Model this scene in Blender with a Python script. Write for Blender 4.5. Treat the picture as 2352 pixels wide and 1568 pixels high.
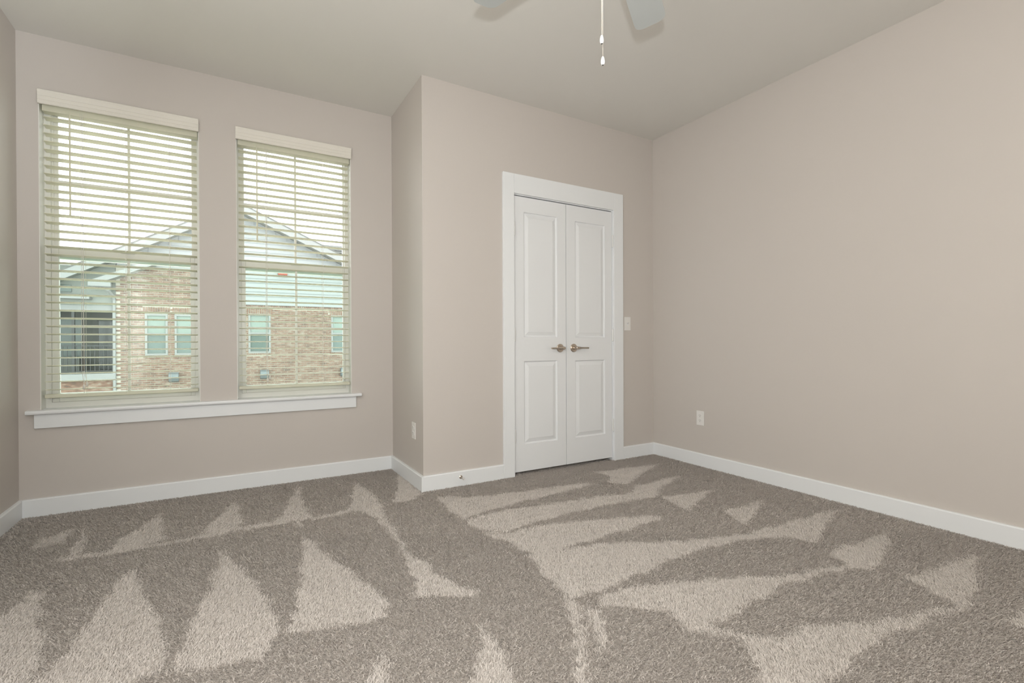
import bpy, math, random
import numpy as np
from mathutils import Vector, Matrix

# ------------------------------------------------------------------ clear
for o in list(bpy.data.objects):
    bpy.data.objects.remove(o, do_unlink=True)
scene = bpy.context.scene
COL = scene.collection
random.seed(7)
rng = np.random.default_rng(11)

# ------------------------------------------------------------------ room measures (metres)
H = 2.74                      # ceiling height
YW, YC = 3.776, 3.084         # window wall, closet wall
XL, XR, XS = -1.029, 3.226, 1.108   # left wall, right wall, return wall
YB = -1.35                    # wall behind the camera
FLOOR = -0.012                # carpet backing (pile tips at 0)
TB, BH = 0.018, 0.092         # baseboard

# ------------------------------------------------------------------ camera
F_PX, CX, CY = 1119.7, 1176.56, 790.73
YAW, PITCH, ROLL, CAM_H = 0.52646, -0.00412, -0.00371, 0.9731
fw = Vector((math.sin(YAW) * math.cos(PITCH), math.cos(YAW) * math.cos(PITCH), math.sin(PITCH)))
rt = Vector((math.cos(YAW), -math.sin(YAW), 0))
up = rt.cross(fw)
rt2 = rt * math.cos(ROLL) + up * math.sin(ROLL)
up2 = -rt * math.sin(ROLL) + up * math.cos(ROLL)
CAM = Vector((0, 0, CAM_H))
cd = bpy.data.cameras.new('camera')
cd.sensor_fit = 'HORIZONTAL'
cd.sensor_width = 36.0
cd.lens = F_PX / 2352 * 36
cd.shift_x = -(CX - 1176) / 2352
cd.shift_y = (CY - 784) / 2352
cd.clip_start = 0.05
cam = bpy.data.objects.new('camera', cd)
m = Matrix((rt2, up2, -fw)).transposed().to_4x4()
m.translation = CAM
cam.matrix_world = m
COL.objects.link(cam)
scene.camera = cam

def ray(x, y):
    return fw + rt2 * ((x - CX) / F_PX) - up2 * ((y - CY) / F_PX)
def on_y(x, y, Y):
    d = ray(x, y); return CAM + d * (Y / d.y)
def on_z(x, y, Z):
    d = ray(x, y); return CAM + d * ((Z - CAM.z) / d.z)

# ------------------------------------------------------------------ sky (overcast) and photographer's flash, plus added fill lamps
w = bpy.data.worlds.new('overcast_sky')
scene.world = w
w.use_nodes = True
bg = w.node_tree.nodes['Background']
bg.inputs[0].default_value = (0.97, 0.985, 1.0, 1)
bg.inputs[1].default_value = 6.2

def area(name, loc, target, size, power, color=(1, 1, 1), spread=180):
    l = bpy.data.lights.new(name, 'AREA')
    l.shape = 'DISK'; l.size = size; l.energy = power; l.color = color
    l.spread = math.radians(spread)
    o = bpy.data.objects.new(name, l)
    o.location = loc
    o.rotation_euler = (Vector(target) - Vector(loc)).to_track_quat('-Z', 'Y').to_euler()
    COL.objects.link(o)
    return o
# the flash on the camera's hot shoe: its fan-blade shadows fall on the ceiling
area('camera_flash', (-0.02, -0.04, 1.21), (0.5, 2.5, 2.5), 0.08, 26, (0.93, 0.975, 1.0))
# added fill lamp, bounced off the left wall to lift the soft ambient
area('added_fill', (0.45, -0.40, 1.2), (-1.03, -0.02, 1.75), 0.5, 132, (0.93, 0.975, 1.0), 118)
# another added fill, bounced off the wall behind the camera to even brightness
area('added_fill', (2.0, -0.45, 1.2), (2.5, -1.35, 1.75), 0.5, 14, (0.93, 0.975, 1.0), 118)

vs = scene.view_settings
vs.view_transform = 'Standard'
vs.look = 'None'
vs.gamma = 1.0
vs.use_curve_mapping = False
vs.exposure = 0.0
scene.cycles.use_adaptive_sampling = True
scene.cycles.adaptive_threshold = 0.03
scene.cycles.max_bounces = 9

# ------------------------------------------------------------------ materials
def srgb(r, g, b):
    f = lambda c: c / 12.92 if c <= 0.04045 else ((c + 0.055) / 1.055) ** 2.4
    return (f(r / 255), f(g / 255), f(b / 255))
def mat(name, col, rough=0.5, metal=0.0, noise=None, bump=None, spec=0.5, transl=0.0):
    mt = bpy.data.materials.new(name); mt.use_nodes = True
    nt = mt.node_tree; b = nt.nodes['Principled BSDF']
    b.inputs['Base Color'].default_value = (*col, 1)
    b.inputs['Roughness'].default_value = rough
    b.inputs['Metallic'].default_value = metal
    b.inputs['Specular IOR Level'].default_value = spec
    tc = nt.nodes.new('ShaderNodeTexCoord')
    if noise:
        sc, amt = noise
        n = nt.nodes.new('ShaderNodeTexNoise'); n.inputs['Scale'].default_value = sc
        n.inputs['Detail'].default_value = 4
        nt.links.new(tc.outputs['Object'], n.inputs['Vector'])
        mx = nt.nodes.new('ShaderNodeMix'); mx.data_type = 'RGBA'
        nt.links.new(n.outputs['Fac'], mx.inputs[0])
        mx.inputs[6].default_value = (*[c * (1 - amt) for c in col], 1)
        mx.inputs[7].default_value = (*[min(1, c * (1 + amt)) for c in col], 1)
        nt.links.new(mx.outputs[2], b.inputs['Base Color'])
    if bump:
        sc, st, dist = bump
        n = nt.nodes.new('ShaderNodeTexNoise'); n.inputs['Scale'].default_value = sc
        n.inputs['Detail'].default_value = 3
        nt.links.new(tc.outputs['Object'], n.inputs['Vector'])
        bp = nt.nodes.new('ShaderNodeBump'); bp.inputs['Strength'].default_value = st
        bp.inputs['Distance'].default_value = dist
        nt.links.new(n.outputs['Fac'], bp.inputs['Height'])
        nt.links.new(bp.outputs['Normal'], b.inputs['Normal'])
    if transl:
        t = nt.nodes.new('ShaderNodeBsdfTranslucent'); t.inputs[0].default_value = (*col, 1)
        ms = nt.nodes.new('ShaderNodeMixShader'); ms.inputs[0].default_value = transl
        out = nt.nodes['Material Output']
        nt.links.new(b.outputs[0], ms.inputs[1]); nt.links.new(t.outputs[0], ms.inputs[2])
        nt.links.new(ms.outputs[0], out.inputs['Surface'])
    return mt
def glass_mat(name, tint, refl=0.05):
    mt = bpy.data.materials.new(name); mt.use_nodes = True
    nt = mt.node_tree; nt.nodes.clear()
    out = nt.nodes.new('ShaderNodeOutputMaterial')
    tr = nt.nodes.new('ShaderNodeBsdfTransparent'); tr.inputs[0].default_value = (*tint, 1)
    gl = nt.nodes.new('ShaderNodeBsdfGlossy'); gl.inputs['Roughness'].default_value = 0.02
    fr = nt.nodes.new('ShaderNodeFresnel'); fr.inputs[0].default_value = 1.45
    ms = nt.nodes.new('ShaderNodeMixShader')
    nt.links.new(fr.outputs[0], ms.inputs[0])
    nt.links.new(tr.outputs[0], ms.inputs[1]); nt.links.new(gl.outputs[0], ms.inputs[2])
    nt.links.new(ms.outputs[0], out.inputs['Surface'])
    return mt

M = {}
M['wall'] = mat('wall_paint', (0.615, 0.57, 0.528), 0.65, bump=(220, 0.06, 0.002), noise=(1.3, 0.015), spec=0.3)
M['ceiling'] = mat('ceiling_paint', (0.785, 0.765, 0.72), 0.8, bump=(160, 0.08, 0.002), noise=(1.1, 0.012), spec=0.2)
M['trim'] = mat('white_trim_paint', (0.845, 0.862, 0.87), 0.38, noise=(3, 0.01))
M['door'] = mat('white_door_paint', (0.828, 0.842, 0.85), 0.4, bump=(90, 0.03, 0.001), noise=(2.5, 0.01))
M['vinyl'] = mat('white_vinyl', (0.80, 0.79, 0.74), 0.35, noise=(4, 0.01))
M['slat'] = mat('cream_faux_wood_slat', (0.88, 0.865, 0.74), 0.4, noise=(6, 0.02), transl=0.4)
M['valance'] = mat('cream_valance', (0.80, 0.765, 0.69), 0.45, noise=(8, 0.02))
M['cord'] = mat('cream_cord', (0.8, 0.78, 0.7), 0.7, noise=(60, 0.05))
M['plate'] = mat('white_plastic', (0.82, 0.80, 0.77), 0.3, noise=(9, 0.01))
M['slot'] = mat('dark_slot', (0.08, 0.075, 0.07), 0.5, noise=(40, 0.1))
M['nickel'] = mat('satin_nickel', (0.56, 0.49, 0.42), 0.3, metal=1.0, noise=(30, 0.05))
M['rubber'] = mat('white_rubber', (0.75, 0.73, 0.70), 0.6, noise=(30, 0.04))
M['hinge'] = mat('white_hinge_paint', (0.80, 0.80, 0.78), 0.3, noise=(30, 0.02))
M['blade'] = mat('pale_grey_fan_blade', (0.60, 0.63, 0.62), 0.45, noise=(5, 0.02))
M['fan_white'] = mat('white_fan_enamel', (0.78, 0.78, 0.76), 0.3, noise=(8, 0.01))
M['bead'] = mat('pull_chain_metal', (0.85, 0.78, 0.68), 0.25, metal=0.6, noise=(200, 0.05))
M['ceramic'] = mat('white_ceramic', (0.92, 0.93, 0.93), 0.12, noise=(30, 0.01))
M['glass_up'] = glass_mat('window_glass', (0.95, 0.98, 0.96))
M['glass_lo'] = glass_mat('window_glass_screened', (0.86, 0.93, 0.89))
M['mortar'] = mat('cream_mortar', (0.365, 0.341, 0.297), 0.9, noise=(3, 0.06))
M['siding'] = mat('white_lap_siding', (0.201, 0.212, 0.214), 0.6, noise=(2, 0.02))
M['fascia'] = mat('white_fascia_board', (0.166, 0.168, 0.166), 0.5, noise=(2, 0.02))
M['soffit'] = mat('pale_grey_soffit', (0.179, 0.187, 0.172), 0.7, noise=(2, 0.03))
M['shingle'] = mat('grey_shingle', (0.091, 0.091, 0.087), 0.9, noise=(5, 0.2), bump=(9, 0.6, 0.03))
M['ext_blind'] = mat('pale_green_window_shade', (0.140, 0.174, 0.155), 0.5, noise=(3, 0.04))
M['ext_dark'] = mat('dark_green_window_glass', (0.070, 0.095, 0.087), 0.15, noise=(3, 0.08))
M['porch_wall'] = mat('porch_wall_grey', (0.105, 0.109, 0.098), 0.7, noise=(3, 0.05))
M['dark_door'] = mat('dark_porch_glass', (0.018, 0.028, 0.028), 0.15, noise=(3, 0.1))
M['rail'] = mat('black_railing', (0.013, 0.014, 0.014), 0.4, noise=(12, 0.1))
M['fixture'] = mat('grey_fixture', (0.105, 0.119, 0.126), 0.5, noise=(8, 0.06))
M['red'] = mat('red_box_paint', (0.218, 0.045, 0.025), 0.4, noise=(8, 0.05))
M['bounce_ground'] = mat('pale_bounce_ground', (0.44, 0.43, 0.39), 0.95, noise=(0.8, 0.12))  # unseen ground, lightened to throw daylight onto slats and ceiling

# brick: colour varies per object and along the wall
def brick_mat():
    mt = mat('washed_red_brick', (0.45, 0.29, 0.21), 0.9)
    nt = mt.node_tree; b = nt.nodes['Principled BSDF']
    geo = nt.nodes.new('ShaderNodeNewGeometry')
    mp = nt.nodes.new('ShaderNodeVectorMath'); mp.operation = 'MULTIPLY'
    mp.inputs[1].default_value = (4.2, 1.0, 14.0)
    nt.links.new(geo.outputs['Position'], mp.inputs[0])
    n = nt.nodes.new('ShaderNodeTexNoise'); n.inputs['Scale'].default_value = 1.3; n.inputs['Detail'].default_value = 5
    nt.links.new(mp.outputs[0], n.inputs['Vector'])
    cr = nt.nodes.new('ShaderNodeValToRGB')
    e = cr.color_ramp.elements
    e[0].position = 0.30; e[0].color = (0.070, 0.048, 0.039, 1)
    e[1].position = 0.68; e[1].color = (0.200, 0.168, 0.138, 1)
    k = e.new(0.45); k.color = (0.128, 0.073, 0.053, 1)
    k = e.new(0.56); k.color = (0.168, 0.105, 0.079, 1)
    nt.links.new(n.outputs['Fac'], cr.inputs[0])
    nt.links.new(cr.outputs[0], b.inputs['Base Color'])
    return mt
M['brick'] = brick_mat()

# carpet: a tone stored per tuft paints in the light and shade of its vacuum-laid lean
def carpet_mat(name, backing=False):
    mt = mat(name, (0.3, 0.27, 0.25), 0.95, spec=0.15)
    nt = mt.node_tree; b = nt.nodes['Principled BSDF']
    mx = nt.nodes.new('ShaderNodeMix'); mx.data_type = 'RGBA'
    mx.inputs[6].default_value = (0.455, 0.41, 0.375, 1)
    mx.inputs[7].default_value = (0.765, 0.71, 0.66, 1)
    if backing:
        tc = nt.nodes.new('ShaderNodeTexCoord')
        n = nt.nodes.new('ShaderNodeTexNoise'); n.inputs['Scale'].default_value = 140
        nt.links.new(tc.outputs['Object'], n.inputs['Vector'])
        mu = nt.nodes.new('ShaderNodeMath'); mu.operation = 'MULTIPLY'; mu.inputs[1].default_value = 0.5
        nt.links.new(n.outputs['Fac'], mu.inputs[0]); nt.links.new(mu.outputs[0], mx.inputs[0])
    else:
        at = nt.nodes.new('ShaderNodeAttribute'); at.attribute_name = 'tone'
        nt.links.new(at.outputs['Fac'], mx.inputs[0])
    nt.links.new(mx.outputs[2], b.inputs['Base Color'])
    return mt
M['carpet'] = carpet_mat('beige_carpet_backing', True)
M['pile'] = carpet_mat('beige_frieze_pile')
_nt = M['pile'].node_tree                       # yarn lets some light through
_tr = _nt.nodes.new('ShaderNodeBsdfTranslucent'); _ms = _nt.nodes.new('ShaderNodeMixShader'); _ms.inputs[0].default_value = 0.12
_col = _nt.nodes['Principled BSDF'].inputs['Base Color'].links[0].from_socket
_nt.links.new(_col, _tr.inputs[0])
_nt.links.new(_nt.nodes['Principled BSDF'].outputs[0], _ms.inputs[1]); _nt.links.new(_tr.outputs[0], _ms.inputs[2])
_nt.links.new(_ms.outputs[0], _nt.nodes['Material Output'].inputs['Surface'])

# ------------------------------------------------------------------ mesh helpers
class MB:
    def __init__(s): s.v = []; s.f = []
    def box(s, x0, x1, y0, y1, z0, z1):
        i = len(s.v)
        s.v += [(x0, y0, z0), (x1, y0, z0), (x1, y1, z0), (x0, y1, z0), (x0, y0, z1), (x1, y0, z1), (x1, y1, z1), (x0, y1, z1)]
        s.f += [tuple(i + k for k in q) for q in ((0, 3, 2, 1), (4, 5, 6, 7), (0, 1, 5, 4), (1, 2, 6, 5), (2, 3, 7, 6), (3, 0, 4, 7))]
        return s
    def prism(s, prof, a, b, fn):          # closed profile [(p,q)], swept from a to b, fn(t,p,q)->xyz
        i = len(s.v); n = len(prof)
        s.v += [fn(a, p, q) for p, q in prof] + [fn(b, p, q) for p, q in prof]
        for k in range(n):
            s.f.append((i + k, i + (k + 1) % n, i + n + (k + 1) % n, i + n + k))
        s.f.append(tuple(i + k for k in reversed(range(n)))); s.f.append(tuple(i + n + k for k in range(n)))
        return s
    def lathe(s, prof, c, axis='z', seg=20):   # prof [(r, h)]
        i = len(s.v); n = len(prof)
        for k in range(seg):
            a = 2 * math.pi * k / seg
            for r, h in prof:
                p = (r * math.cos(a), r * math.sin(a), h)
                if axis == '-y': p = (p[0], -p[2], p[1])
                elif axis == 'x': p = (p[2], p[0], p[1])
                s.v.append((c[0] + p[0], c[1] + p[1], c[2] + p[2]))
        for k in range(seg):
            k2 = (k + 1) % seg
            for j in range(n - 1):
                s.f.append((i + k * n + j, i + k2 * n + j, i + k2 * n + j + 1, i + k * n + j + 1))
        s.f.append(tuple(i + k * n + n - 1 for k in range(seg)))
        s.f.append(tuple(i + k * n for k in reversed(range(seg))))
        return s
    def tube(s, pts, r, seg=8):
        i = len(s.v); pts = [Vector(p) for p in pts]; n = len(pts)
        for j, p in enumerate(pts):
            d = (pts[min(j + 1, n - 1)] - pts[max(j - 1, 0)]).normalized()
            a = d.cross(Vector((0.13, 0.31, 0.94)))
            if a.length < 0.2: a = d.cross(Vector((1, 0, 0)))
            a.normalize(); b = d.cross(a)
            rr = r[j] if isinstance(r, (list, tuple)) else r
            for k in range(seg):
                t = 2 * math.pi * k / seg
                s.v.append(tuple(p + a * (rr * math.cos(t)) + b * (rr * math.sin(t))))
        for j in range(n - 1):
            for k in range(seg):
                k2 = (k + 1) % seg
                s.f.append((i + j * seg + k, i + j * seg + k2, i + (j + 1) * seg + k2, i + (j + 1) * seg + k))
        s.f.append(tuple(i + k for k in reversed(range(seg)))); s.f.append(tuple(i + (n - 1) * seg + k for k in range(seg)))
        return s
    def mesh(s, name, m):
        me = bpy.data.meshes.new(name); me.from_pydata(s.v, [], s.f)
        me.materials.append(M[m]); me.validate(); me.update()
        return me
    def build(s, name, m, parent=None, smooth=False, bevel=0):
        me = s.mesh(name, m)
        import bmesh
        bm = bmesh.new(); bm.from_mesh(me)
        bmesh.ops.recalc_face_normals(bm, faces=bm.faces)
        bm.to_mesh(me); bm.free()
        o = link(name, me, parent)
        if smooth: me.shade_smooth()
        if bevel:
            md = o.modifiers.new('edge_bevel', 'BEVEL'); md.width = bevel; md.segments = 2; md.limit_method = 'ANGLE'
        return o
def link(name, me, parent=None):
    o = bpy.data.objects.new(name, me); COL.objects.link(o)
    if parent: o.parent = parent
    return o
def empty(name, loc=(0, 0, 0)):
    o = bpy.data.objects.new(name, None); o.location = loc; o.empty_display_size = 0.1
    COL.objects.link(o); return o
def tag(o, label=None, cat=None, group=None, kind=None):
    if label: o['label'] = label
    if cat: o['category'] = cat
    if group: o['group'] = group
    if kind: o['kind'] = kind
    return o
def struct(o, label=None): return tag(o, label, None, None, 'structure')
def B(*a): return MB().box(*a)

# ------------------------------------------------------------------ room shell
WT = 0.165
struct(B(XL - 0.1, XR + 0.1, YB - 0.1, YW + 0.05, FLOOR - 0.12, FLOOR).build('floor', 'carpet'), 'beige carpeted bedroom floor')
struct(B(XL - 0.1, XR + 0.1, YB - 0.1, YW + WT, H, H + 0.12).build('ceiling', 'ceiling'), 'flat beige painted ceiling above the room')
struct(B(XL - 0.1, XL, YB - 0.1, YW + WT, FLOOR, H).build('wall_left', 'wall'), 'narrow strip of beige wall left of the windows')
struct(B(XR, XR + 0.1, YB - 0.1, YW + WT, FLOOR, H).build('wall_right', 'wall'), 'long blank beige wall with one outlet')
struct(B(XL, XR, YB - 0.1, YB, FLOOR, H).build('wall_front', 'wall'))
# window wall with two openings
WIN = [(-0.937, -0.163), (0.047, 0.797)]
WZ0, WZ1 = 0.585, 2.405
b = MB()
xs = [XL, WIN[0][0], WIN[0][1], WIN[1][0], WIN[1][1], XR]
for k in (0, 2, 4): b.box(xs[k], xs[k + 1], YW, YW + WT, FLOOR, H)
for k in (1, 3):
    b.box(xs[k], xs[k + 1], YW, YW + WT, FLOOR, WZ0); b.box(xs[k], xs[k + 1], YW, YW + WT, WZ1, H)
struct(b.build('wall_back', 'wall'), 'beige wall holding the two blinded windows')
# return wall and closet wall with door opening
DX0, DX1, DZ = 1.800, 2.762, 2.066
struct(B(XS, XS + 0.11, YC, YW, FLOOR, H).build('wall_return', 'wall'), 'short beige wall joining window wall and closet wall')
b = MB()
b.box(XS + 0.11, DX0, YC, YC + 0.11, FLOOR, H); b.box(DX1, XR, YC, YC + 0.11, FLOOR, H); b.box(DX0, DX1, YC, YC + 0.11, DZ, H)
struct(b.build('wall_closet', 'wall'), 'beige wall around the white double closet doors')

# baseboards: square profile with an eased top edge
def base(name, p0, p1, inward, label=None):
    p0, p1, n = Vector((*p0, 0)), Vector((*p1, 0)), Vector((*inward, 0))
    prof = [(0, FLOOR), (TB, FLOOR), (TB, BH - 0.006), (TB - 0.005, BH), (0, BH)]
    b = MB().prism(prof, 0, 1, lambda t, p, q: tuple(p0.lerp(p1, t) + n * p + Vector((0, 0, q))))
    return struct(b.build(name, 'trim'), label)
CAX0, CAX1 = 1.711, 2.860
base('baseboard_left', (XL, YB), (XL, YW), (1, 0), 'white baseboard along the left wall')
base('baseboard_back', (XL + TB, YW), (XS - TB, YW), (0, -1), 'white baseboard below the windows')
base('baseboard_return', (XS, YC - TB), (XS, YW), (-1, 0), 'white baseboard on the short return wall')
base('baseboard_closet', (XS, YC), (CAX0, YC), (0, -1), 'white baseboard left of the closet doors, carrying the door stop')
base('baseboard_corner', (CAX1, YC), (XR - TB, YC), (0, -1), 'short white baseboard between closet doors and right wall')
base('baseboard_right', (XR, YC), (XR, YB), (-1, 0), 'long white baseboard along the right wall')
base('baseboard_front', (XR - TB, YB), (XL + TB, YB), (0, 1))

# ------------------------------------------------------------------ carpet pile (frieze tufts, vacuum-marked)
A = lambda pts: [(x / 2.0, 1060 + y / 2.0) for x, y in pts]
Bc = lambda pts: [(1000 + x / 1.7396, 1000 + y / 1.7396) for x, y in pts]
Cc = lambda pts: [(248 + x / 2.602, 1028 + y / 2.602) for x, y in pts]
MARKS = [
 Cc([(-300,650),(0,606),(330,558),(640,500),(660,515),(330,572),(0,628),(-300,672)]),
 Cc([(800,468),(1090,412),(1095,432),(830,484)]), Cc([(1205,408),(1460,360),(1462,376),(1220,424)]),
 A([(150,385),(200,345),(320,305),(345,310),(270,370),(180,388)]),
 A([(402,288),(385,380),(355,442),(298,440),(340,390)]),
 A([(740,228),(752,350),(620,387),(485,412),(560,345),(640,300)]),
 A([(1085,172),(1120,300),(1030,318),(1025,345),(1000,322),(920,327),(1000,250)]),
 A([(1372,105),(1388,180),(1435,250),(1390,265),(1380,295),(1350,262),(1285,268),(1312,210)]),
 A([(1630,92),(1700,130),(1755,190),(1762,240),(1830,330),(1860,400),(1960,460),(2010,510),(2090,560),(2180,580),(2185,600),(1925,608),(1905,540),(1870,450),(1830,360),(1745,270),(1690,230),(1608,215),(1620,150)]),
 A([(1830,50),(1935,140),(1905,165),(1810,182),(1825,120)]),
 A([(155,580),(190,600),(172,700),(192,800),(182,900),(150,1016),(120,1120),(-150,1120),(-100,800),(0,715),(60,660)]),
 A([(600,478),(640,540),(672,640),(742,720),(732,800),(772,870),(762,930),(640,980),(500,1020),(300,1100),(100,1100),(150,1016),(225,960),(335,820),(400,740),(455,660),(545,540)]),
 A([(1020,398),(1100,480),(1182,560),(1230,650),(1282,705),(1242,830),(1215,890),(1040,920),(800,955),(830,880),(895,700),(978,550)]),
 A([(1395,328),(1470,400),(1560,460),(1620,510),(1742,590),(1778,640),(1770,712),(1500,750),(1310,772),(1350,700),(1382,560),(1390,440)]),
 A([(2225,715),(2245,780),(2290,850),(2340,930),(2400,1080),(2120,1080),(2165,990),(2200,900),(2222,800)]),
 A([(1745,850),(1770,930),(1790,1060),(1650,1060),(1700,1000),(1735,930)]),
 Bc([(640,142),(885,112),(825,150),(768,192),(690,184),(705,160)]),
 Bc([(5,238),(130,242),(330,222),(560,188),(640,188),(500,222),(330,262),(200,298),(112,328),(50,290)]),
 Bc([(118,337),(230,300),(450,270),(640,240),(790,225),(800,198),(988,153),(905,200),(883,240),(760,255),(560,298),(400,338),(280,380),(180,372)]),
 Bc([(195,380),(290,385),(420,352),(640,332),(800,318),(925,318),(800,358),(640,405),(490,452),(395,468),(320,435)]),
 Bc([(375,472),(480,455),(650,428),(800,418),(950,418),(1100,405),(1250,385),(1300,370),(1420,340),(1605,288),(1572,340),(1512,422),(1400,395),(1250,408),(1120,432),(1000,465),(800,550),(650,618),(530,642),(490,600),(430,540)]),
 Bc([(650,640),(800,592),(1000,578),(1200,562),(1400,552),(1520,536),(1640,505),(1560,460),(1680,430),(1812,383),(1800,450),(1785,502),(1740,518),(1600,532),(1480,560),(1380,590),(1280,650),(1100,757),(1000,772),(940,690),(800,676),(650,672)]),
 Bc([(2152,468),(2162,590),(2125,670),(2080,662),(1960,602),(1880,560),(1990,530)]),
 Bc([(2170,655),(2120,680),(2000,712),(1850,772),(1750,812),(1650,900),(1540,988),(1450,1060),(1340,1060),(1310,988),(1280,900),(1240,800),(1300,792),(1400,790),(1500,757),(1700,737),(1900,715),(2050,680)]),
 Bc([(1112,212),(1042,260),(1010,296),(960,270),(908,240),(1000,230)]),
 Bc([(1312,253),(1272,310),(1232,350),(1190,320),(1150,295),(1240,275)]),
 Bc([(500,640),(560,650),(585,700),(592,760),(602,988),(604,1060),(560,1060),(562,988),(568,800),(540,690)]),
 Bc([(600,680),(650,690),(690,800),(660,860),(630,780)]),
 Bc([(2290,735),(2352,695),(2420,720),(2400,780)]),
 Bc([(960,745),(1080,745),(1250,790),(1290,830),(1240,830),(1180,790),(1050,775)]),
]
def inside(px, py, poly):
    c = np.zeros(px.shape, bool); n = len(poly)
    for i in range(n):
        x0, y0 = poly[i]; x1, y1 = poly[i - 1]
        cond = (y0 > py) != (y1 > py)
        xi = (x1 - x0) * (py - y0) / ((y1 - y0) if y1 != y0 else 1e-9) + x0
        c ^= cond & (px < xi)
    return c
def grid(x0, x1, y0, y1, s):
    gx, gy = np.meshgrid(np.arange(x0 + s / 2, x1, s), np.arange(y0 + s / 2, y1, s))
    gx = gx.ravel() + rng.uniform(-.5, .5, gx.size) * s
    gy = gy.ravel() + rng.uniform(-.5, .5, gy.size) * s
    return gx, gy
def band(g, lo, hi):                     # pile is densest where it can be seen closely
    d = g[0] * math.sin(YAW) + g[1] * math.cos(YAW)
    k = (d >= lo) & (d < hi)
    return g[0][k], g[1][k]
ALL = (XL + TB, XR - TB, YB + TB, YW - TB)
parts = [(band(grid(*ALL, 0.0037), 1.12, 2.5), 0.92), (band(grid(*ALL, 0.0050), 2.5, 9), 1.15), (band(grid(*ALL, 0.0095), -9, 1.12), 2.0)]
gx = np.concatenate([g[0] for g, k in parts]); gy = np.concatenate([g[1] for g, k in parts])
big = np.concatenate([np.full(g[0].size, k) for g, k in parts])
keep = ~((gx > XS - TB) & (gy > YC - TB) & ~((gx > DX0) & (gx < DX1) & (gy < YC + 0.08)))
gx, gy, big = gx[keep], gy[keep], big[keep]
wob = lambda a, b, p: 0.010 * np.sin(gx * a + p) * np.cos(gy * b + 2 * p) + 0.006 * np.sin(gx * 2.7 * a + gy * 1.9 * b + p)
jx = gx + rng.normal(0, 0.008, gx.size) + wob(31, 27, .4); jy = gy + rng.normal(0, 0.008, gx.size) + wob(26, 33, 1.7)
lay = np.zeros(gx.size, bool)
for poly in MARKS:
    w_ = [on_z(x, y, 0.0) for x, y in poly if y > 900]
    lay |= inside(jx, jy, [(p.x, p.y) for p in w_])
n = gx.size
lean = np.where(lay, math.atan2(0.86, 0.5), math.atan2(-0.86, -0.5)) + np.where(lay, 0.65, 0.85) * rng.normal(0, 1, n)   # vacuumed towards / away from the camera
tilt = rng.uniform(0.55, 1.15, n)
L = rng.uniform(0.0095, 0.0145, n)
wd = rng.uniform(0.0012, 0.0019, n) * big
tw = rng.uniform(0, 2 * math.pi, n)
dx, dy = np.cos(lean) * np.sin(tilt), np.sin(lean) * np.sin(tilt)
dz = np.cos(tilt)
sx, sy = np.cos(tw) * wd, np.sin(tw) * wd
scl = np.minimum(L, 0.0135 / dz)
v = np.empty((n, 5, 3), np.float32)
v[:, 0] = np.stack([gx - sx * .8, gy - sy * .8, np.full(n, FLOOR)], 1)
v[:, 1] = np.stack([gx + sx * .8, gy + sy * .8, np.full(n, FLOOR)], 1)
mxp, myp, mzp = gx + dx * scl * .45, gy + dy * scl * .45, FLOOR + dz * scl * .62
v[:, 2] = np.stack([mxp + sx, myp + sy, mzp], 1)
v[:, 3] = np.stack([mxp - sx, myp - sy, mzp], 1)
cur = rng.normal(0, 0.0035, (2, n))
v[:, 4] = np.stack([gx + dx * scl + cur[0], gy + dy * scl + cur[1], FLOOR + dz * scl], 1)
v[:, :, 0] = np.clip(v[:, :, 0], XL + TB, XR - TB); 
idx = (np.arange(n)[:, None] * 5 + np.array([0, 1, 2, 0, 2, 3, 3, 2, 4])[None]).ravel().astype(np.int32)
me = bpy.data.meshes.new('carpet_pile')
me.vertices.add(n * 5); me.vertices.foreach_set('co', v.ravel())
me.loops.add(n * 9); me.loops.foreach_set('vertex_index', idx)
me.polygons.add(n * 3); me.polygons.foreach_set('loop_start', np.arange(0, n * 9, 3, dtype=np.int32))
tone = np.clip(np.where(lay, 0.70, 0.42) + rng.normal(0, 0.07, n), 0, 1.15).astype(np.float32)  # marked tufts tinted lighter, for the light their lean would catch
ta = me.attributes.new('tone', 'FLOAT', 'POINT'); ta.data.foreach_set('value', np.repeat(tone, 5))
me.materials.append(M['pile']); me.update(calc_edges=True)
tag(link('carpet_pile', me), 'beige frieze carpet pile brushed into vacuum wedges, their light and shade tinted in', 'carpet', kind='stuff')

# ------------------------------------------------------------------ closet doors, casing
cs = struct(empty('trim_1', (CAX0, YC, 0)), 'white flat casing around the double closet doors')
def child(o, parent):
    o.parent = parent; o.matrix_parent_inverse = Matrix.Translation(-parent.location); return o
for x0, x1, z0, z1, nm in ((CAX0, DX0 + 0.003, FLOOR, 2.205, 'side_casing'), (DX1 - 0.003, CAX1, FLOOR, 2.205, 'side_casing'), (DX0 + 0.003, DX1 - 0.003, DZ - 0.003, 2.205, 'head_casing')):
    child(B(x0, x1, YC - 0.019, YC, z0, z1).build(nm, 'trim', bevel=0.002), cs)
b = MB(); b.box(DX0, DX0 + 0.009, YC - 0.001, YC + 0.11, FLOOR, DZ); b.box(DX1 - 0.009, DX1, YC - 0.001, YC + 0.11, FLOOR, DZ)
b.box(DX0 + 0.009, DX1 - 0.009, YC - 0.001, YC + 0.11, DZ - 0.009, DZ)
child(b.build('jamb', 'trim'), cs)
YD = YC + 0.002     # door face
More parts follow.
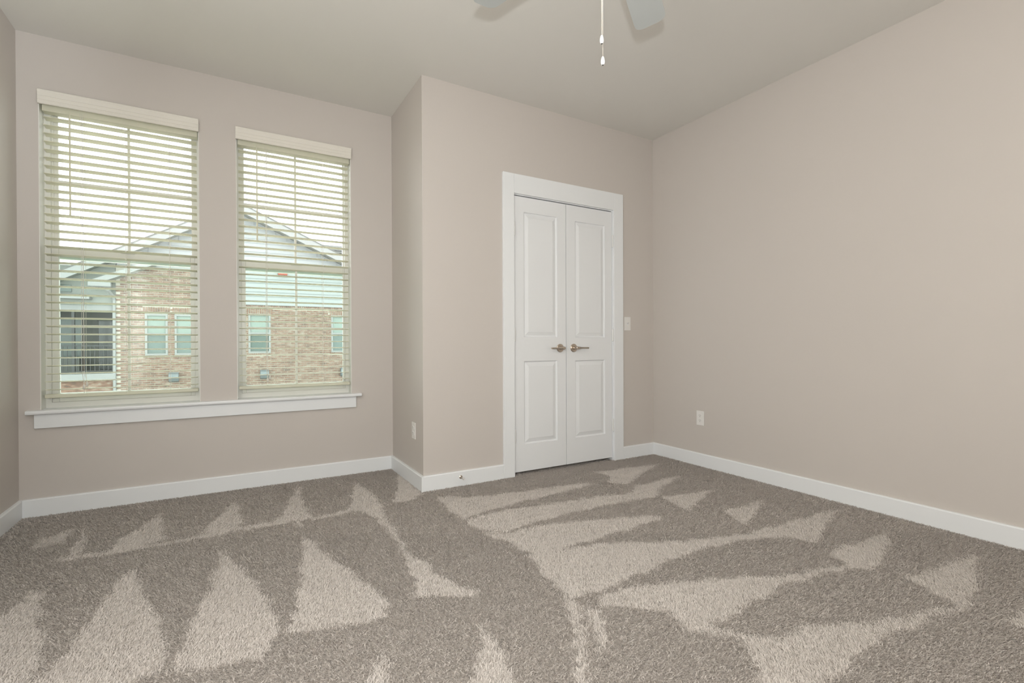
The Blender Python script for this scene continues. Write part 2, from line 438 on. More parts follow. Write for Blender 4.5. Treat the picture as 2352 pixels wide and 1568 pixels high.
def leaf(name, x0, x1, panels, label):
    z0, z1 = 0.016, 2.050
    b = MB()
    xs = [x0, panels[0][0], panels[0][1], x1]
    zs = [z0, panels[1][2], panels[1][3], panels[0][2], panels[0][3], z1]
    V = lambda x, y, z: (b.v.append((x, y, z)), len(b.v) - 1)[1]
    g = [[V(x, YD, z) for x in xs] for z in zs]
    for j in range(5):
        for i in range(3):
            if i == 1 and j in (1, 3):
                X0, X1, Z0, Z1 = xs[1], xs[2], zs[j], zs[j + 1]
                prev = [g[j][1], g[j][2], g[j + 1][2], g[j + 1][1]]
                for ins, dep in ((0.004, 0.009), (0.010, 0.011), (0.038, 0.0025), (0.042, 0.002)):
                    cur = [V(X0 + ins, YD + dep, Z0 + ins), V(X1 - ins, YD + dep, Z0 + ins), V(X1 - ins, YD + dep, Z1 - ins), V(X0 + ins, YD + dep, Z1 - ins)]
                    for k in range(4):
                        b.f.append((prev[k], prev[(k + 1) % 4], cur[(k + 1) % 4], cur[k]))
                    prev = cur
                b.f.append(tuple(prev))
            else:
                b.f.append((g[j][i], g[j][i + 1], g[j + 1][i + 1], g[j + 1][i]))
    T = 0.035
    k = [V(x0, YD + T, z0), V(x1, YD + T, z0), V(x1, YD + T, z1), V(x0, YD + T, z1)]
    b.f.append((k[1], k[0], k[3], k[2]))
    bot = g[0]; top = g[5]
    b.f.append((k[0], k[1], *reversed(bot))); b.f.append((*top, k[2], k[3]))
    b.f.append((*[g[j][0] for j in range(6)], k[3], k[0])); b.f.append((*[g[j][3] for j in reversed(range(6))], k[1], k[2]))
    return struct(b.build(name, 'door'), label)
d1 = leaf('door_1', 1.8118, 2.2795, [(1.895, 2.197, 1.013, 1.940), (1.891, 2.190, 0.216, 0.833)], 'left leaf of the white double closet doors')
d2 = leaf('door_2', 2.2838, 2.7502, [(2.371, 2.676, 1.011, 1.930), (2.367, 2.670, 0.216, 0.828)], 'right leaf of the white double closet doors')
for d, hx in ((d1, 1.8095), (d2, 2.7530)):
    for z in (0.285, 1.030, 1.808):
        b = MB().lathe([(0.0001, -0.052), (0.004, -0.0515), (0.0055, -0.049), (0.0078, -0.047), (0.0078, -0.016), (0.0068, -0.0155), (0.0068, -0.0145), (0.0078, -0.014), (0.0078, 0.014), (0.0068, 0.0145), (0.0068, 0.0155), (0.0078, 0.016), (0.0078, 0.047), (0.0055, 0.049), (0.004, 0.0515), (0.0001, 0.052)], (hx, YD - 0.0085, z), seg=12)
        tag(b.build('hinge', 'hinge', d, smooth=False), 'white painted hinge knuckle')
for d, cx_, sgn in ((d1, 2.222, -1), (d2, 2.353, 1)):
    z = 0.928
    h = MB().lathe([(0.0005, 0.0), (0.0325, 0.0), (0.0325, 0.006), (0.029, 0.0095), (0.0005, 0.0095)], (cx_, YD, z), '-y', 28).build('handle', 'nickel', d)
    tag(h, 'brushed nickel lever handle on a round rose')
    MB().lathe([(0.0005, 0.009), (0.014, 0.009), (0.0125, 0.018), (0.0115, 0.050), (0.0115, 0.060), (0.009, 0.063), (0.0005, 0.0635)], (cx_, YD, z), '-y', 20).build('neck', 'nickel', h, smooth=False)
    pts = [(cx_ - sgn * 0.012, YD - 0.050, z), (cx_ + sgn * 0.010, YD - 0.050, z), (cx_ + sgn * 0.026, YD - 0.050, z), (cx_ + sgn * 0.030, YD - 0.050, z), (cx_ + sgn * 0.112, YD - 0.050, z), (cx_ + sgn * 0.114, YD - 0.050, z)]
    MB().tube(pts, [0.0105, 0.011, 0.010, 0.0068, 0.0062, 0.005], 14).build('lever', 'nickel', h, smooth=True)

# ------------------------------------------------------------------ window stool and apron
st = struct(empty('trim_2', (-0.07, YW, 0.55)), 'white sill board and apron running under both windows')
prof = [(0.0, 0.572), (-0.034, 0.572), (-0.040, 0.576), (-0.042, 0.584), (-0.040, 0.592), (-0.034, 0.596), (0.0, 0.596)]
child(MB().prism(prof, -0.992, 0.862, lambda t, p, q: (t, YW + p, q)).build('stool', 'trim'), st)
for x0, x1 in WIN:
    child(B(x0 + 0.0005, x1 - 0.0005, YW, YW + 0.090, 0.585, 0.596).build('stool_inner', 'trim'), st)
child(B(-0.960, 0.826, YW - 0.019, YW, 0.492, 0.572).build('apron', 'trim', bevel=0.002), st)

# ------------------------------------------------------------------ double-hung windows
def window(idx, x0, x1, gx0, gx1, mx, label):
    y0, y1 = YW + 0.085, YW + WT
    z0, z1 = 0.596, WZ1
    root = struct(empty('window_%d' % idx, ((x0 + x1) / 2, YW + 0.1, z0)), label)
    b = MB(); fwid = 0.030
    b.box(x0, x0 + fwid, y0, y1, z0, z1); b.box(x1 - fwid, x1, y0, y1, z0, z1)
    b.box(x0 + fwid, x1 - fwid, y0, y1, z1 - fwid, z1); b.box(x0 + fwid, x1 - fwid, y0, y1, z0, z0 + 0.032)
    child(b.build('frame', 'vinyl'), root)
    b = MB(); t = 0.004
    b.box(x0, x0 + t, YW + 0.001, y0, z0, z1); b.box(x1 - t, x1, YW + 0.001, y0, z0, z1); b.box(x0 + t, x1 - t, YW + 0.001, y0, z1 - t, z1)
    child(b.build('jamb_liner', 'vinyl'), root)
    # stepped tracks inside the frame
    b = MB()
    for s, xa in ((1, x0 + fwid), (-1, x1 - fwid)):
        xb = xa + s * 0.007
        b.box(min(xa, xb), max(xa, xb), y0 + 0.034, y0 + 0.040, z0 + 0.032, z1 - fwid)
    child(b.build('track', 'vinyl'), root)
    zm = 1.520
    for nm, za, zb, ya, gl, zmu, ins in (('upper_sash', zm - 0.036, z1 - fwid, y0 + 0.041, 'glass_up', 1.952, 0.0), ('lower_sash', z0 + 0.032, zm + 0.030, y0 + 0.006, 'glass_lo', 1.080, 0.006)):
        sx0, sx1 = x0 + fwid, x1 - fwid
        yb = ya + 0.027
        a0, a1 = gx0 + ins, gx1 - ins
        zb0 = za + (0.064 if nm == 'upper_sash' else 0.052); zt0 = zb - (0.030 if nm == 'upper_sash' else 0.046)
        b = MB()
        b.box(sx0, a0, ya, yb, za, zb); b.box(a1, sx1, ya, yb, za, zb)
        b.box(a0, a1, ya, yb, za, zb0); b.box(a0, a1, ya, yb, zt0, zb)
        # bevelled glazing bead
        s = child(b.build(nm, 'vinyl', bevel=0.0025), root)
        def sub(o): o.parent = s; o.matrix_parent_inverse = Matrix.Translation(-root.location) if False else s.matrix_parent_inverse.copy() @ Matrix.Identity(4); return o
        yg = ya + 0.014
        p = B(a0 - .004, a1 + .004, yg, yg + 0.004, zb0 - .004, zt0 + .004).build('pane', gl); PAR.append((p, s))
        o = B(mx - 0.007, mx + 0.007, yg - 0.003, yg + 0.007, zb0, zt0).build('muntin', 'vinyl'); PAR.append((o, s))
        o = B(a0, a1, yg - 0.0032, yg + 0.0072, zmu - 0.008, zmu + 0.008).build('muntin', 'vinyl'); PAR.append((o, s))
        if nm == 'lower_sash':
            b = MB(); b.box(mx - 0.035, mx + 0.035, ya - 0.010, ya, zb - 0.012, zb - 0.002); b.box(mx - 0.02, mx + 0.02, ya - 0.016, ya - 0.010, zb - 0.010, zb - 0.004)
            o = b.build('sash_lock', 'vinyl'); PAR.append((o, s))
    return root
PAR = []
window(1, *WIN[0], -0.880, -0.212, -0.545, 'left double hung window with white grilles behind blind')
window(2, *WIN[1], 0.097, 0.760, 0.428, 'right double hung window with white grilles behind blind')
bpy.context.view_layer.update()
for o, s in PAR:
    o.parent = s; o.matrix_parent_inverse = s.matrix_world.inverted()

# ------------------------------------------------------------------ blinds
def slat_mesh():
    hw, d, t = 0.3685, 0.025, 0.0018
    sec = [(-d, -t), (-d * .5, -t + 0.0012), (0, -t + 0.0022), (d * .5, -t + 0.0012), (d, -t), (d, t), (d * .5, t + 0.0012), (0, t + 0.0022), (-d * .5, t + 0.0012), (-d, t)]
    b = MB().prism(sec, -hw, hw, lambda s, p, q: (s, p, q))
    return b
SLAT = None
def blind(xa, xb, ladders, wand_x, wand_z, cord_x, tilt, label):
    global SLAT
    xc = (xa + xb) / 2; ys = YW + 0.036
    root = tag(empty('window_blind', (xc, YW, 2.40)), label, 'blind', 'cream faux wood blinds')
    P = lambda o: (setattr(o, 'parent', root), setattr(o, 'matrix_parent_inverse', Matrix.Translation((-xc, -YW, -2.40))), o)[2]
    # valance: moulded board with two grooves and end returns
    f = YW - 0.012
    prof = [(0, 2.346), (-0.010, 2.346), (-0.013, 2.350), (-0.013, 2.366), (-0.0115, 2.368), (-0.013, 2.370), (-0.013, 2.388), (-0.0115, 2.390), (-0.013, 2.392), (-0.014, 2.412), (-0.017, 2.418), (-0.017, 2.424), (-0.013, 2.427), (0, 2.427)]
    va = P(MB().prism(prof, xa - 0.006, xb + 0.003, lambda t, p, q: (t, f + p, q)).build('valance', 'valance'))
    for s in (xa - 0.006, xb - 0.004): P(B(s, s + 0.007, f, YW - 0.0005, 2.350, 2.424).build('valance_return', 'valance'))
    P(B(xa + 0.006, xb - 0.006, ys - 0.028, ys + 0.028, 2.318, 2.366).build('headrail', 'slat'))
    if SLAT is None: SLAT = slat_mesh().mesh('slat', 'slat')
    zs = [2.284 - k * 0.0464 for k in range(35)]
    sc = (xb - xa - 0.022) / 0.737
    for z in zs:
        o = link('slat', SLAT, root)
        o.location = (0, ys - YW, z - 2.40 + random.uniform(-.0006, .0006)); o.rotation_euler = (math.radians(tilt + random.uniform(-.5, .5)), 0, 0); o.scale = (sc, 1, 1)
    zb = zs[-1] - 0.036
    P(B(xa + 0.008, xb - 0.008, ys - 0.026, ys + 0.026, zb - 0.010, zb + 0.010).build('bottom_rail', 'slat', bevel=0.003))
    for lx in ladders:
        b = MB()
        for yy in (ys - 0.0265, ys + 0.0265): b.tube([(lx, yy, zb), (lx, yy, 2.33)], 0.0008, 5)
        for z in zs: b.tube([(lx, ys - 0.0265, z - 0.003), (lx, ys + 0.0265, z - 0.003)], 0.0005, 4)
        P(b.build('ladder_cord', 'cord'))
        b = MB()
        for z in zs: b.box(lx - 0.0035, lx + 0.0035, ys - 0.0282, ys - 0.0262, z - 0.004, z + 0.002)
        P(b.build('cord_clips', 'cord'))['kind'] = 'stuff'
    wy = YW - 0.002
    P(MB().tube([(wand_x, wy, 2.335), (wand_x, wy, 2.30), (wand_x, wy, wand_z + 0.02), (wand_x, wy, wand_z)], [0.002, 0.0048, 0.0048, 0.0055], 6).build('tilt_wand', 'slat'))
    for k in (0, 1):
        cx2 = cord_x + 0.008 * k
        c = P(MB().tube([(cx2, wy + 0.002, 2.335), (cx2 + 0.001, wy + 0.002, 1.5), (cx2 + 0.002, wy + 0.002, 0.80 + .02 * k), (cx2 + 0.010 + .006 * k, wy + 0.001, 0.735 + .015 * k)], 0.0011, 5).build('lift_cord', 'cord'))
        q = MB().lathe([(0.0005, -0.030), (0.006, -0.028), (0.0065, -0.010), (0.002, 0.0), (0.0005, 0.001)], (cx2 + 0.010 + .006 * k, wy + 0.001, 0.735 + .015 * k), 'z', 10).build('cord_tassel', 'cord', smooth=True)
        q.parent = c; q.matrix_parent_inverse = c.matrix_parent_inverse.copy() @ Matrix.Identity(4)
        FIX.append((q, c))
FIX = []
blind(WIN[0][0] + 0.008, WIN[0][1] - 0.004, (-0.745, -0.545, -0.325), -0.800, 1.728, -0.754, -6.0, 'cream blind on the left window, the one nearer the left wall')
blind(WIN[1][0] + 0.004, WIN[1][1] - 0.004, (0.232, 0.600), 0.172, 1.680, 0.222, -3.0, 'cream blind on the right window, nearer the closet doors')
bpy.context.view_layer.update()
for o, s in FIX:
    o.parent = s; o.matrix_parent_inverse = s.matrix_world.inverted()

# ------------------------------------------------------------------ outlets, switch, door stop
def plate_thing(name, label, cat, loc, rotz, kind, group=None):
    t = tag(empty(name, loc), label, cat, group); t.rotation_euler.z = rotz
    # local: x across, y = out of wall is -y, z up
    prof = [(-0.035, 0), (0.035, 0), (0.035, -0.003), (0.032, -0.0058), (-0.032, -0.0058), (-0.035, -0.003)]
    B(-0.035, 0.035, -0.0055, 0, -0.057, 0.057).build('cover_plate', 'plate', t, bevel=0.002)
    if kind == 'outlet':
        for zz in (0.0195, -0.0195):
            r = MB().prism([(-0.017, -0.008), (-0.012, -0.0138), (0.012, -0.0138), (0.017, -0.008), (0.017, 0.008), (0.012, 0.0138), (-0.012, 0.0138), (-0.017, 0.008)], -0.0085, -0.005, lambda s, p, q: (p, s, q + zz)).build('receptacle', 'plate', t)
            b = MB(); b.box(-0.0075, -0.0055, -0.0088, -0.0083, zz - 0.001, zz + 0.008); b.box(0.0055, 0.0075, -0.0088, -0.0083, zz, zz + 0.007)
            b.lathe([(0.0002, 0.0083), (0.0024, 0.0083), (0.0024, 0.0088), (0.0002, 0.0088)], (0, 0, zz - 0.007), '-y', 10)
            b.build('slot', 'slot', r)
        MB().lathe([(0.0002, 0.005), (0.003, 0.005), (0.0025, 0.0067), (0.0002, 0.0068)], (0, 0, 0), '-y', 10).build('screw', 'hinge', t)
    else:
        B(-0.0055, 0.0055, -0.0062, -0.005, -0.0125, 0.0125).build('toggle_slot', 'trim', t)
        MB().prism([(-0.0055, -0.005), (-0.0055, 0.008), (-0.017, 0.013), (-0.018, 0.009)], -0.0042, 0.0042, lambda s, p, q: (s, p, q)).build('toggle', 'plate', t)
        for zz in (0.030, -0.030):
            MB().lathe([(0.0002, 0.005), (0.0028, 0.005), (0.0023, 0.0067), (0.0002, 0.0068)], (0, 0, zz), '-y', 10).build('screw', 'hinge', t)
    return t
plate_thing('wall_outlet', 'white duplex outlet low on the blank right wall', 'outlet', (XR, 2.587, 0.369), -math.pi / 2, 'outlet', 'white duplex outlets')
plate_thing('wall_outlet', 'white duplex outlet on the short wall between windows and closet', 'outlet', (XS, 3.266, 0.365), -math.pi / 2, 'outlet', 'white duplex outlets')
plate_thing('light_switch', 'white toggle light switch right of the closet door casing', 'switch', (2.919, YC, 1.128), 0, 'switch')
ds = tag(empty('door_stop', (1.370, YC - TB, 0.052)), 'small brushed nickel door stop screwed to the closet baseboard', 'door stop')
MB().lathe([(0.0003, 0.0), (0.012, 0.0), (0.012, 0.003), (0.007, 0.006), (0.0003, 0.006)], (0, 0, 0), '-y', 16).build('base', 'nickel', ds)
MB().lathe([(0.0003, 0.005), (0.0055, 0.005), (0.0045, 0.014), (0.0045, 0.044), (0.0003, 0.044)], (0, 0, 0), '-y', 14).build('shaft', 'nickel', ds, smooth=False)
MB().lathe([(0.0003, 0.043), (0.0075, 0.043), (0.0078, 0.052), (0.006, 0.056), (0.0003, 0.056)], (0, 0, 0), '-y', 14).build('tip', 'rubber', ds)

# ------------------------------------------------------------------ ceiling fan
FX, FY, FZ = 1.110, 1.220, 2.400
fan = tag(empty('ceiling_fan', (FX, FY, H)), 'pale five blade ceiling fan with two pull chains', 'ceiling fan')
def F(mb, name, m, parent=None, smooth=False): return mb.build(name, m, parent or fan, smooth)
z = lambda q: q - H
F(MB().lathe([(0.001, 0), (0.068, 0), (0.068, -0.018), (0.040, -0.050), (0.020, -0.056), (0.001, -0.056)], (0, 0, 0), seg=28), 'canopy', 'fan_white')
F(MB().lathe([(0.0005, -0.05), (0.0125, -0.05), (0.0125, -0.175), (0.0005, -0.175)], (0, 0, 0), seg=16), 'downrod', 'fan_white')
F(MB().lathe([(0.001, -0.165), (0.035, -0.165), (0.095, -0.190), (0.118, -0.220), (0.122, -0.265), (0.110, -0.300), (0.085, -0.318), (0.001, -0.318)], (0, 0, 0), seg=36), 'motor_housing', 'fan_white')
F(MB().lathe([(0.001, -0.316), (0.058, -0.316), (0.060, -0.345), (0.058, -0.400), (0.045, -0.425), (0.012, -0.436), (0.001, -0.436)], (0, 0, 0), seg=28), 'switch_housing', 'fan_white')
def blade_mesh():
    hw0, hw1, r0, r1, th = 0.052, 0.067, 0.175, 0.652, 0.0032
    # outline: root to tip with rounded corners
    pts = [(r0, -hw0), (r0 + 0.2, -hw0 - 0.010), (r1 - 0.05, -hw1)]
    for k in range(1, 7):
        a = -math.pi / 2 + math.pi / 2 * k / 6
        pts.append((r1 - 0.036 + 0.036 * math.cos(a), -hw1 + 0.036 + 0.036 * math.sin(a)))
    pts += [(x, -y) for x, y in reversed(pts)]
    b = MB().prism(pts, -th, th, lambda s, p, q: (p, q * math.cos(math.radians(-11)) , s + q * math.sin(math.radians(-11))))
    return b.mesh('blade', 'blade')
def iron_mesh():
    b = MB()
    b.prism([(0.085, -0.020), (0.15, -0.014), (0.18, -0.036), (0.25, -0.030), (0.265, 0), (0.25, 0.030), (0.18, 0.036), (0.15, 0.014), (0.085, 0.020)], -0.0055, -0.0022, lambda s, p, q: (p, q * math.cos(math.radians(-11)), s - 0.002 + q * math.sin(math.radians(-11))))
    return b.mesh('blade_iron', 'fan_white')
bme, ime = blade_mesh(), iron_mesh()
for k in range(5):
    o = link('blade', bme, fan); o.location = (0, 0, FZ - H); o.rotation_euler.z = math.radians(34 + 72 * k)
    i2 = link('blade_iron', ime, o)
def icob(b, c, r):
    i = len(b.v)
    for k in range(4):
        a = math.pi / 2 * k
        b.v.append((c[0] + r * math.cos(a), c[1] + r * math.sin(a), c[2]))
    b.v += [(c[0], c[1], c[2] + r), (c[0], c[1], c[2] - r)]
    for k in range(4):
        b.f += [(i + k, i + (k + 1) % 4, i + 4), (i + (k + 1) % 4, i + k, i + 5)]
for (px, pt, pb, dd) in ((1382.3, 80.5, 100, 1.600), (1384.6, 129.5, 149, 1.616)):
    top = CAM + ray(px, pt) * dd; bot = CAM + ray(px, pb) * dd
    cxy = Vector((top.x - FX, top.y - FY))
    b = MB(); zz = top.z
    while zz < 2.335:
        icob(b, (cxy.x, cxy.y, zz - H), 0.0014); zz += 0.0030
    b.tube([(cxy.x, cxy.y, top.z - H), (cxy.x, cxy.y, 2.335 - H)], 0.0005, 4)
    c = F(b, 'pull_chain', 'bead')
    L_ = top.z - bot.z
    pr = [(0.0005, 1.0), (0.0022, 0.985), (0.0040, 0.90), (0.0056, 0.70), (0.0068, 0.45), (0.0068, 0.28), (0.0055, 0.10), (0.0040, 0.02), (0.0005, 0.0)]
    p = MB().lathe([(r, h_ * L_) for r, h_ in reversed(pr)], (cxy.x, cxy.y, bot.z - H), seg=16).build('pendant', 'ceramic', c, smooth=True)
    tag(p, 'white ceramic pull')
    MB().lathe([(0.0003, -0.0016), (0.0026, -0.0016), (0.0030, 0.0006), (0.0003, 0.0006)], (cxy.x, cxy.y, bot.z - H), seg=10).build('pendant_tip', 'slot', c)

# ------------------------------------------------------------------ outdoors: lawn and the neighbouring building
YE = 19.0
GZ = -3.4
struct(B(-40, 45, YW + 1.0, 60, GZ - 0.3, GZ).build('ground', 'bounce_ground'), 'unseen ground between the buildings, made pale to bounce daylight up')
house = tag(empty('neighbour_building', (0, YE, GZ)), 'brick and white sided gabled building seen through both window blinds', 'building')
HP = Matrix.Translation((0, -YE, -GZ))
def hp(o, parent=None):
    o.parent = parent or house
    o.matrix_parent_inverse = HP.copy() if parent is None else Matrix.Identity(4)
    if parent is not None: SUB.append((o, parent))
    return o
SUB = []
BX0, BXM, BX1 = -2.985, -0.55, 9.0
BT0, BT1 = 3.36, 2.29          # brick tops: tall bay, low field
WINS = [(-2.270, -1.690, 0.61, 1.915), (-1.505, -0.925, 0.61, 1.915), (0.585, 1.262, 0.64, 1.985), (3.285, 3.962, 0.64, 1.99), (6.2, 6.88, 0.64, 1.99)]
def rakeL(x): return 5.68 - (0.30 - x) * 0.575
def rakeR(x): return 5.68 - (x - 0.30) * 0.448
def rake(x): return rakeL(x) if x < 0.3 else rakeR(x)
# brick backing (mortar face) around the openings
b = MB()
def wall_cells(b, x0, x1, z0, z1, y0, y1, holes):
    xs = sorted({x0, x1, *[h[0] for h in holes], *[h[1] for h in holes]})
    for i in range(len(xs) - 1):
        xm = (xs[i] + xs[i + 1]) / 2; cur = z0
        for h in sorted([h for h in holes if h[0] < xm < h[1]], key=lambda h: h[2]):
            b.box(xs[i], xs[i + 1], y0, y1, cur, h[2]); cur = h[3]
        b.box(xs[i], xs[i + 1], y0, y1, cur, z1)
wall_cells(b, BX0, BXM, GZ, BT0, YE + 0.008, YE + 0.25, WINS[:2])
wall_cells(b, BXM, BX1, GZ, BT1, YE + 0.008, YE + 0.25, WINS[2:])
bw = hp(b.build('brick_wall', 'mortar'))
BRICK = B(-0.098, 0.098, -0.012, 0.012, -0.0245, 0.0245).mesh('brick', 'brick')
SOLD = B(-0.0235, 0.0235, -0.012, 0.012, -0.098, 0.098).mesh('brick', 'brick')
cells = []; closers = []
def blocked(x0, x1, z0, z1):
    return any(x1 > w_[0] and x0 < w_[1] and z1 > w_[2] - 0.075 and z0 < w_[3] + 0.215 for w_ in WINS)
r = 0; zz = GZ + 0.04
while zz < BT0 - 0.03:
    xx = BX0 + (0.1065 if r % 2 else 0.0)
    while xx < BX1 - 0.1:
        top = BT0 if xx < BXM - 0.1 else BT1 - 0.07
        if xx < BXM: top = min(top, rakeL(xx) - 0.72)
        if zz + 0.03 < top:
            if not blocked(xx, xx + 0.2, zz - .03, zz + .03): cells.append((xx + 0.1, zz, 0))
            else:
                for w_ in WINS:
                    if xx + 0.2 > w_[0] and xx < w_[1] and zz + .03 > w_[2] - 0.075 and zz - .03 < w_[3] + 0.215:
                        cuts = [(xx + 0.002, w_[0] - 0.012), (w_[1] + 0.012, xx + 0.198)]
                        if zz > w_[3] + 0.01 or zz < w_[2] - 0.01: cuts = [(xx + 0.002, w_[0] - 0.065), (w_[1] + 0.065, xx + 0.198)]
                        for c0, c1 in cuts:
                            if c1 - c0 > 0.035: closers.append((c0, c1, zz))
        xx += 0.213
    zz += 0.0677; r += 1
for w_ in WINS:
    k = int((w_[1] - w_[0] + 0.1) / 0.0677)
    for i in range(k + 1):
        cells.append((w_[0] - 0.03 + i * (w_[1] - w_[0] + 0.06) / k, w_[3] + 0.115, 1))
        cells.append((w_[0] - 0.03 + i * (w_[1] - w_[0] + 0.06) / k, w_[2] - 0.045, 2))
xx = BXM + 0.04
while xx < BX1: cells.append((xx, BT1 - 0.03, 2)); xx += 0.0677
vis = [c for c in cells if -0.42 < c[1] < 3.3 and c[0] < 3.7]
vis.sort(key=lambda c: (c[2] == 2, (c[0] - 0.2) ** 2 * 0.25 + (c[1] - 0.5) ** 2))
own = set(map(tuple, vis[:300]))
b = MB()
for x, z_, k in cells:
    y = YE + random.uniform(-0.003, 0.002)
    if (x, z_, k) in own and k < 2:
        o = link('brick', BRICK if k == 0 else SOLD); o.location = (x, y, z_); hp(o, bw)
    elif k == 0: b.box(x - 0.098, x + 0.098, y - 0.012, y + 0.012, z_ - 0.0245, z_ + 0.0245)
    elif k == 1: b.box(x - 0.0235, x + 0.0235, y - 0.012, y + 0.012, z_ - 0.098, z_ + 0.098)
    else: b.box(x - 0.0235, x + 0.0235, y - 0.025, y + 0.012, z_ - 0.03, z_ + 0.03)
for c0, c1, z_ in closers: b.box(c0, c1, YE - 0.012, YE + 0.012, z_ - 0.0245, z_ + 0.0245)
bf = hp(b.build('brick_field', 'brick'), bw); bf['kind'] = 'stuff'
# white lap siding above the brick, cut to the gable
def lap_board(x0, x1, z0, hgt):
    n_ = 6; bb = MB(); top = []
    return MB().prism([(-0.030, z0 - 0.012), (-0.030, z0), (-0.008, z0 + hgt), (0.02, z0 + hgt), (0.02, z0 - 0.012)], x0, x1, lambda t, p, q: (t, YE + p, q))
sw = hp(MB().prism([(BXM, BT1), (BX1, BT1), (BX1, 2.6), (7.0, rakeR(7.0) - 0.3), (0.3, 5.4), (BXM, rakeL(BXM) - 0.28)], YE + 0.005, YE + 0.2, lambda t, p, q: (p, t, q)).build('siding_wall', 'siding'))
sw2 = hp(MB().prism([(-2.95, 3.44), (BXM, BT0 + 0.05), (BXM, rakeL(BXM) - 0.28), (-2.95, rakeL(-2.95) - 0.2)], YE + 0.005, YE + 0.2, lambda t, p, q: (p, t, q)).build('siding_wall', 'siding'))
z_ = BT1 + 0.02
while z_ < 5.3:
    lo = BXM if z_ < BT0 + 0.06 else max(-2.9, 0.3 - (5.40 - z_ - 0.15) / 0.575)
    hi = min(BX1, 0.3 + (5.40 - z_ - 0.15) / 0.448)
    if hi - lo > 0.3: hp(lap_board(lo, hi, z_, 0.152).build('siding_board', 'siding'), sw)
    z_ += 0.152
hp(B(-2.95, BXM, YE - 0.04, YE + 0.02, BT0 - 0.02, BT0 + 0.08).build('frieze_board', 'fascia'))
hp(B(BXM - 0.05, BXM + 0.05, YE - 0.04, YE + 0.02, BT1, BT0 + 0.05).build('corner_board', 'fascia'))
# gable roof: sloped slabs with white rake fascia and grey soffit, overhanging 0.45 m
def slope_slab(p0, p1, y0, y1, off0, off1):
    (xa, za), (xb, zb) = p0, p1
    return MB().prism([(xa, za - off0), (xb, zb - off0), (xb, zb - off1), (xa, za - off1)], y0, y1, lambda t, p, q: (p, t, q))
AP = (0.30, 5.68)
LE = (-5.6, rakeL(-5.6)); RE = (9.4, rakeR(9.4))
for e in (LE, RE):
    hp(slope_slab(e, AP, YE - 0.46, YE + 9, 0.045, 0.0).build('roof_slope', 'shingle'))
    hp(slope_slab(e, AP, YE - 0.45, YE - 0.41, 0.30, 0.046).build('rake_fascia', 'fascia'))
    hp(slope_slab(e, AP, YE - 0.41, YE + 0.0, 0.27, 0.23).build('soffit', 'soffit'))
# lower bay eave to the left with gutter and downspout
hp(slope_slab((-3.50, 2.86), (-1.95, 3.60), YE - 0.42, YE - 0.38, 0.17, 0.0).build('rake_fascia', 'fascia'))
hp(slope_slab((-3.50, 2.86), (-1.95, 3.60), YE - 0.38, YE + 0.0, 0.17, 0.13).build('soffit', 'soffit'))
hp(B(-3.56, -3.02, YE - 0.50, YE - 0.36, 2.66, 2.80).build('gutter', 'fascia', bevel=0.03))
hp(MB().tube([(-3.30, YE - 0.43, 2.64), (-3.12, YE - 0.35, 2.58), (-3.03, YE - 0.12, 2.42), (-3.02, YE - 0.06, 2.30), (-3.02, YE - 0.06, GZ)], 0.042, 8).build('downspout', 'fascia'))
# another roof behind, right of the gable
b = MB().prism([(2.2, 3.0), (15, 3.0), (14.0, 6.30), (3.0, 6.30)], YE + 5.0, YE + 5.2, lambda t, p, q: (p, t + (q - 3.0) * 1.2, q))
hp(b.build('far_roof', 'shingle'))
rows = MB()
for k in range(22):
    zz = 3.05 + k * 0.145
    rows.box(3.0, 14.0, YE + 4.955 + (zz - 3) * 1.2, YE + 5.05 + (zz - 3) * 1.2, zz, zz + 0.03)
hp(rows.build('shingle_course', 'shingle'))
# windows of the neighbouring building
for (x0, x1, z0, z1) in WINS:
    b = MB(); t = 0.055
    b.box(x0, x0 + t, YE - 0.01, YE + 0.1, z0, z1); b.box(x1 - t, x1, YE - 0.01, YE + 0.1, z0, z1)
    b.box(x0 + t, x1 - t, YE - 0.01, YE + 0.1, z1 - t, z1); b.box(x0 + t, x1 - t, YE - 0.01, YE + 0.1, z0, z0 + t)
    zm = z0 + (z1 - z0) * 0.51
    b.box(x0 + t, x1 - t, YE - 0.01, YE + 0.1, zm - 0.03, zm + 0.03)
    f_ = hp(b.build('window', 'fascia'))
    hp(B(x0 + t, x1 - t, YE + 0.03, YE + 0.05, zm + 0.03, z1 - t).build('pane', 'ext_blind'), f_)
    hp(B(x0 + t, x1 - t, YE + 0.05, YE + 0.07, z0 + t, zm - 0.03).build('pane', 'ext_dark'), f_)
# little hooded fixtures on the brick, red box on the siding
for x in (-1.53, 1.06, 3.72):
    zc = -0.10
    hp(MB().prism([(0, -0.16), (-0.10, -0.13), (-0.19, 0.0), (-0.17, 0.10), (-0.04, 0.15), (0, 0.15)], x - 0.13, x + 0.13, lambda t, p, q: (t, YE - 0.012 + p, zc + q)).build('hooded_fixture', 'fixture'))
hp(B(1.50, 1.80, YE - 0.13, YE - 0.02, 3.37, 3.49).build('red_box', 'red', bevel=0.015))
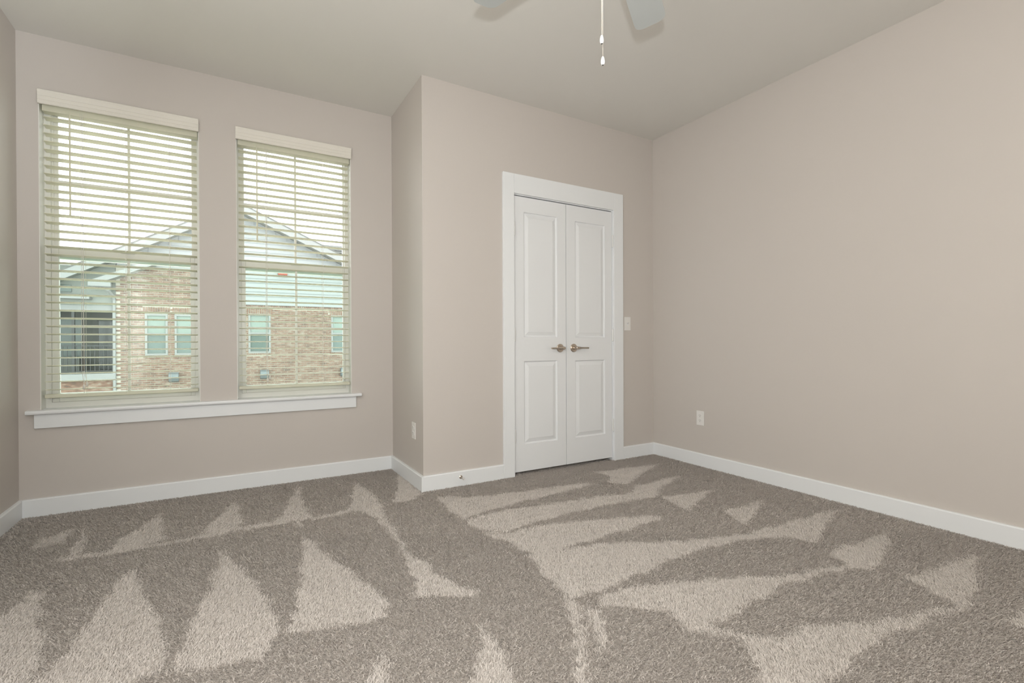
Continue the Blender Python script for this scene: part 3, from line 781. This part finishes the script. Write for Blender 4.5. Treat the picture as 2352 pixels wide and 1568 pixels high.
# recessed porch left of the brick bay
PX0, PX1 = -6.4, -3.03
PY = YE + 2.4
hp(B(PX0, PX1, PY, PY + 0.2, GZ, 3.6).build('porch_back_wall', 'porch_wall'))
hp(B(PX0 - 0.2, PX0, YE - 0.02, PY + 0.2, GZ, 3.0).build('porch_side_wall', 'siding'))
hp(B(-3.06, -2.985, YE + 0.0, PY, GZ, 2.9).build('porch_side_wall', 'porch_wall'))
hp(B(PX0, PX1, YE + 0.02, YE + 0.18, 1.93, 2.13).build('porch_beam', 'fascia'))
hp(MB().prism([(PX0, 2.13), (-3.0, 2.13), (-3.0, rakeL(-3.0) - 0.28), (PX0, rakeL(PX0) - 0.02)], YE + 0.06, YE + 0.16, lambda t, p, q: (p, t, q)).build('porch_gable', 'soffit'))
hp(B(PX0, -3.55, YE - 0.32, YE + 0.05, 2.30, 2.40).build('porch_ledge', 'fascia'))
hp(B(-4.35, -4.02, YE + 0.02, YE + 0.075, 2.52, 2.72).build('gable_vent', 'ext_dark'))
hp(B(PX0, PX1, YE - 0.10, PY, -0.10, 0.08).build('balcony_floor', 'fascia'))
hp(B(PX0, PX1, YE + 0.0, YE + 0.2, GZ, -0.10).build('lower_brick_wall', 'brick'))
hp(B(-4.9, -4.25, PY - 0.03, PY, 0.1, 1.8).build('porch_window', 'ext_dark'))
dr = hp(B(-3.82, -3.45, PY - 0.04, PY, 0.1, 1.75).build('porch_door', 'dark_door'))
b = MB()
for x in (-3.86, -3.46, -3.33): b.box(x, x + 0.035, PY - 0.06, PY, 0.1, 1.78)
b.box(-3.86, -3.3, PY - 0.06, PY, 1.75, 1.80)
hp(b.build('door_frame', 'porch_wall'), dr)
rl = hp(B(PX0, PX1, YE + 0.06, YE + 0.10, 0.90, 0.94).build('railing', 'rail'))
b = MB(); b.box(PX0, PX1, YE + 0.065, YE + 0.095, 0.14, 0.17)
xx = PX0 + 0.05
while xx < PX1: b.box(xx, xx + 0.018, YE + 0.07, YE + 0.09, 0.17, 0.90); xx += 0.105
hp(b.build('balusters', 'rail'), rl)['kind'] = 'stuff'
hp(B(-4.03, -3.96, YE + 0.04, YE + 0.12, 0.08, 1.93).build('porch_post', 'rail'))
hp(MB().box(-4.85, -4.15, PY - 0.9, PY - 0.3, 0.08, 0.55).build('porch_chair_seat', 'porch_wall'))
bpy.context.view_layer.update()
for o, s in SUB:
    o.matrix_parent_inverse = s.matrix_world.inverted()
bpy.context.view_layer.update()
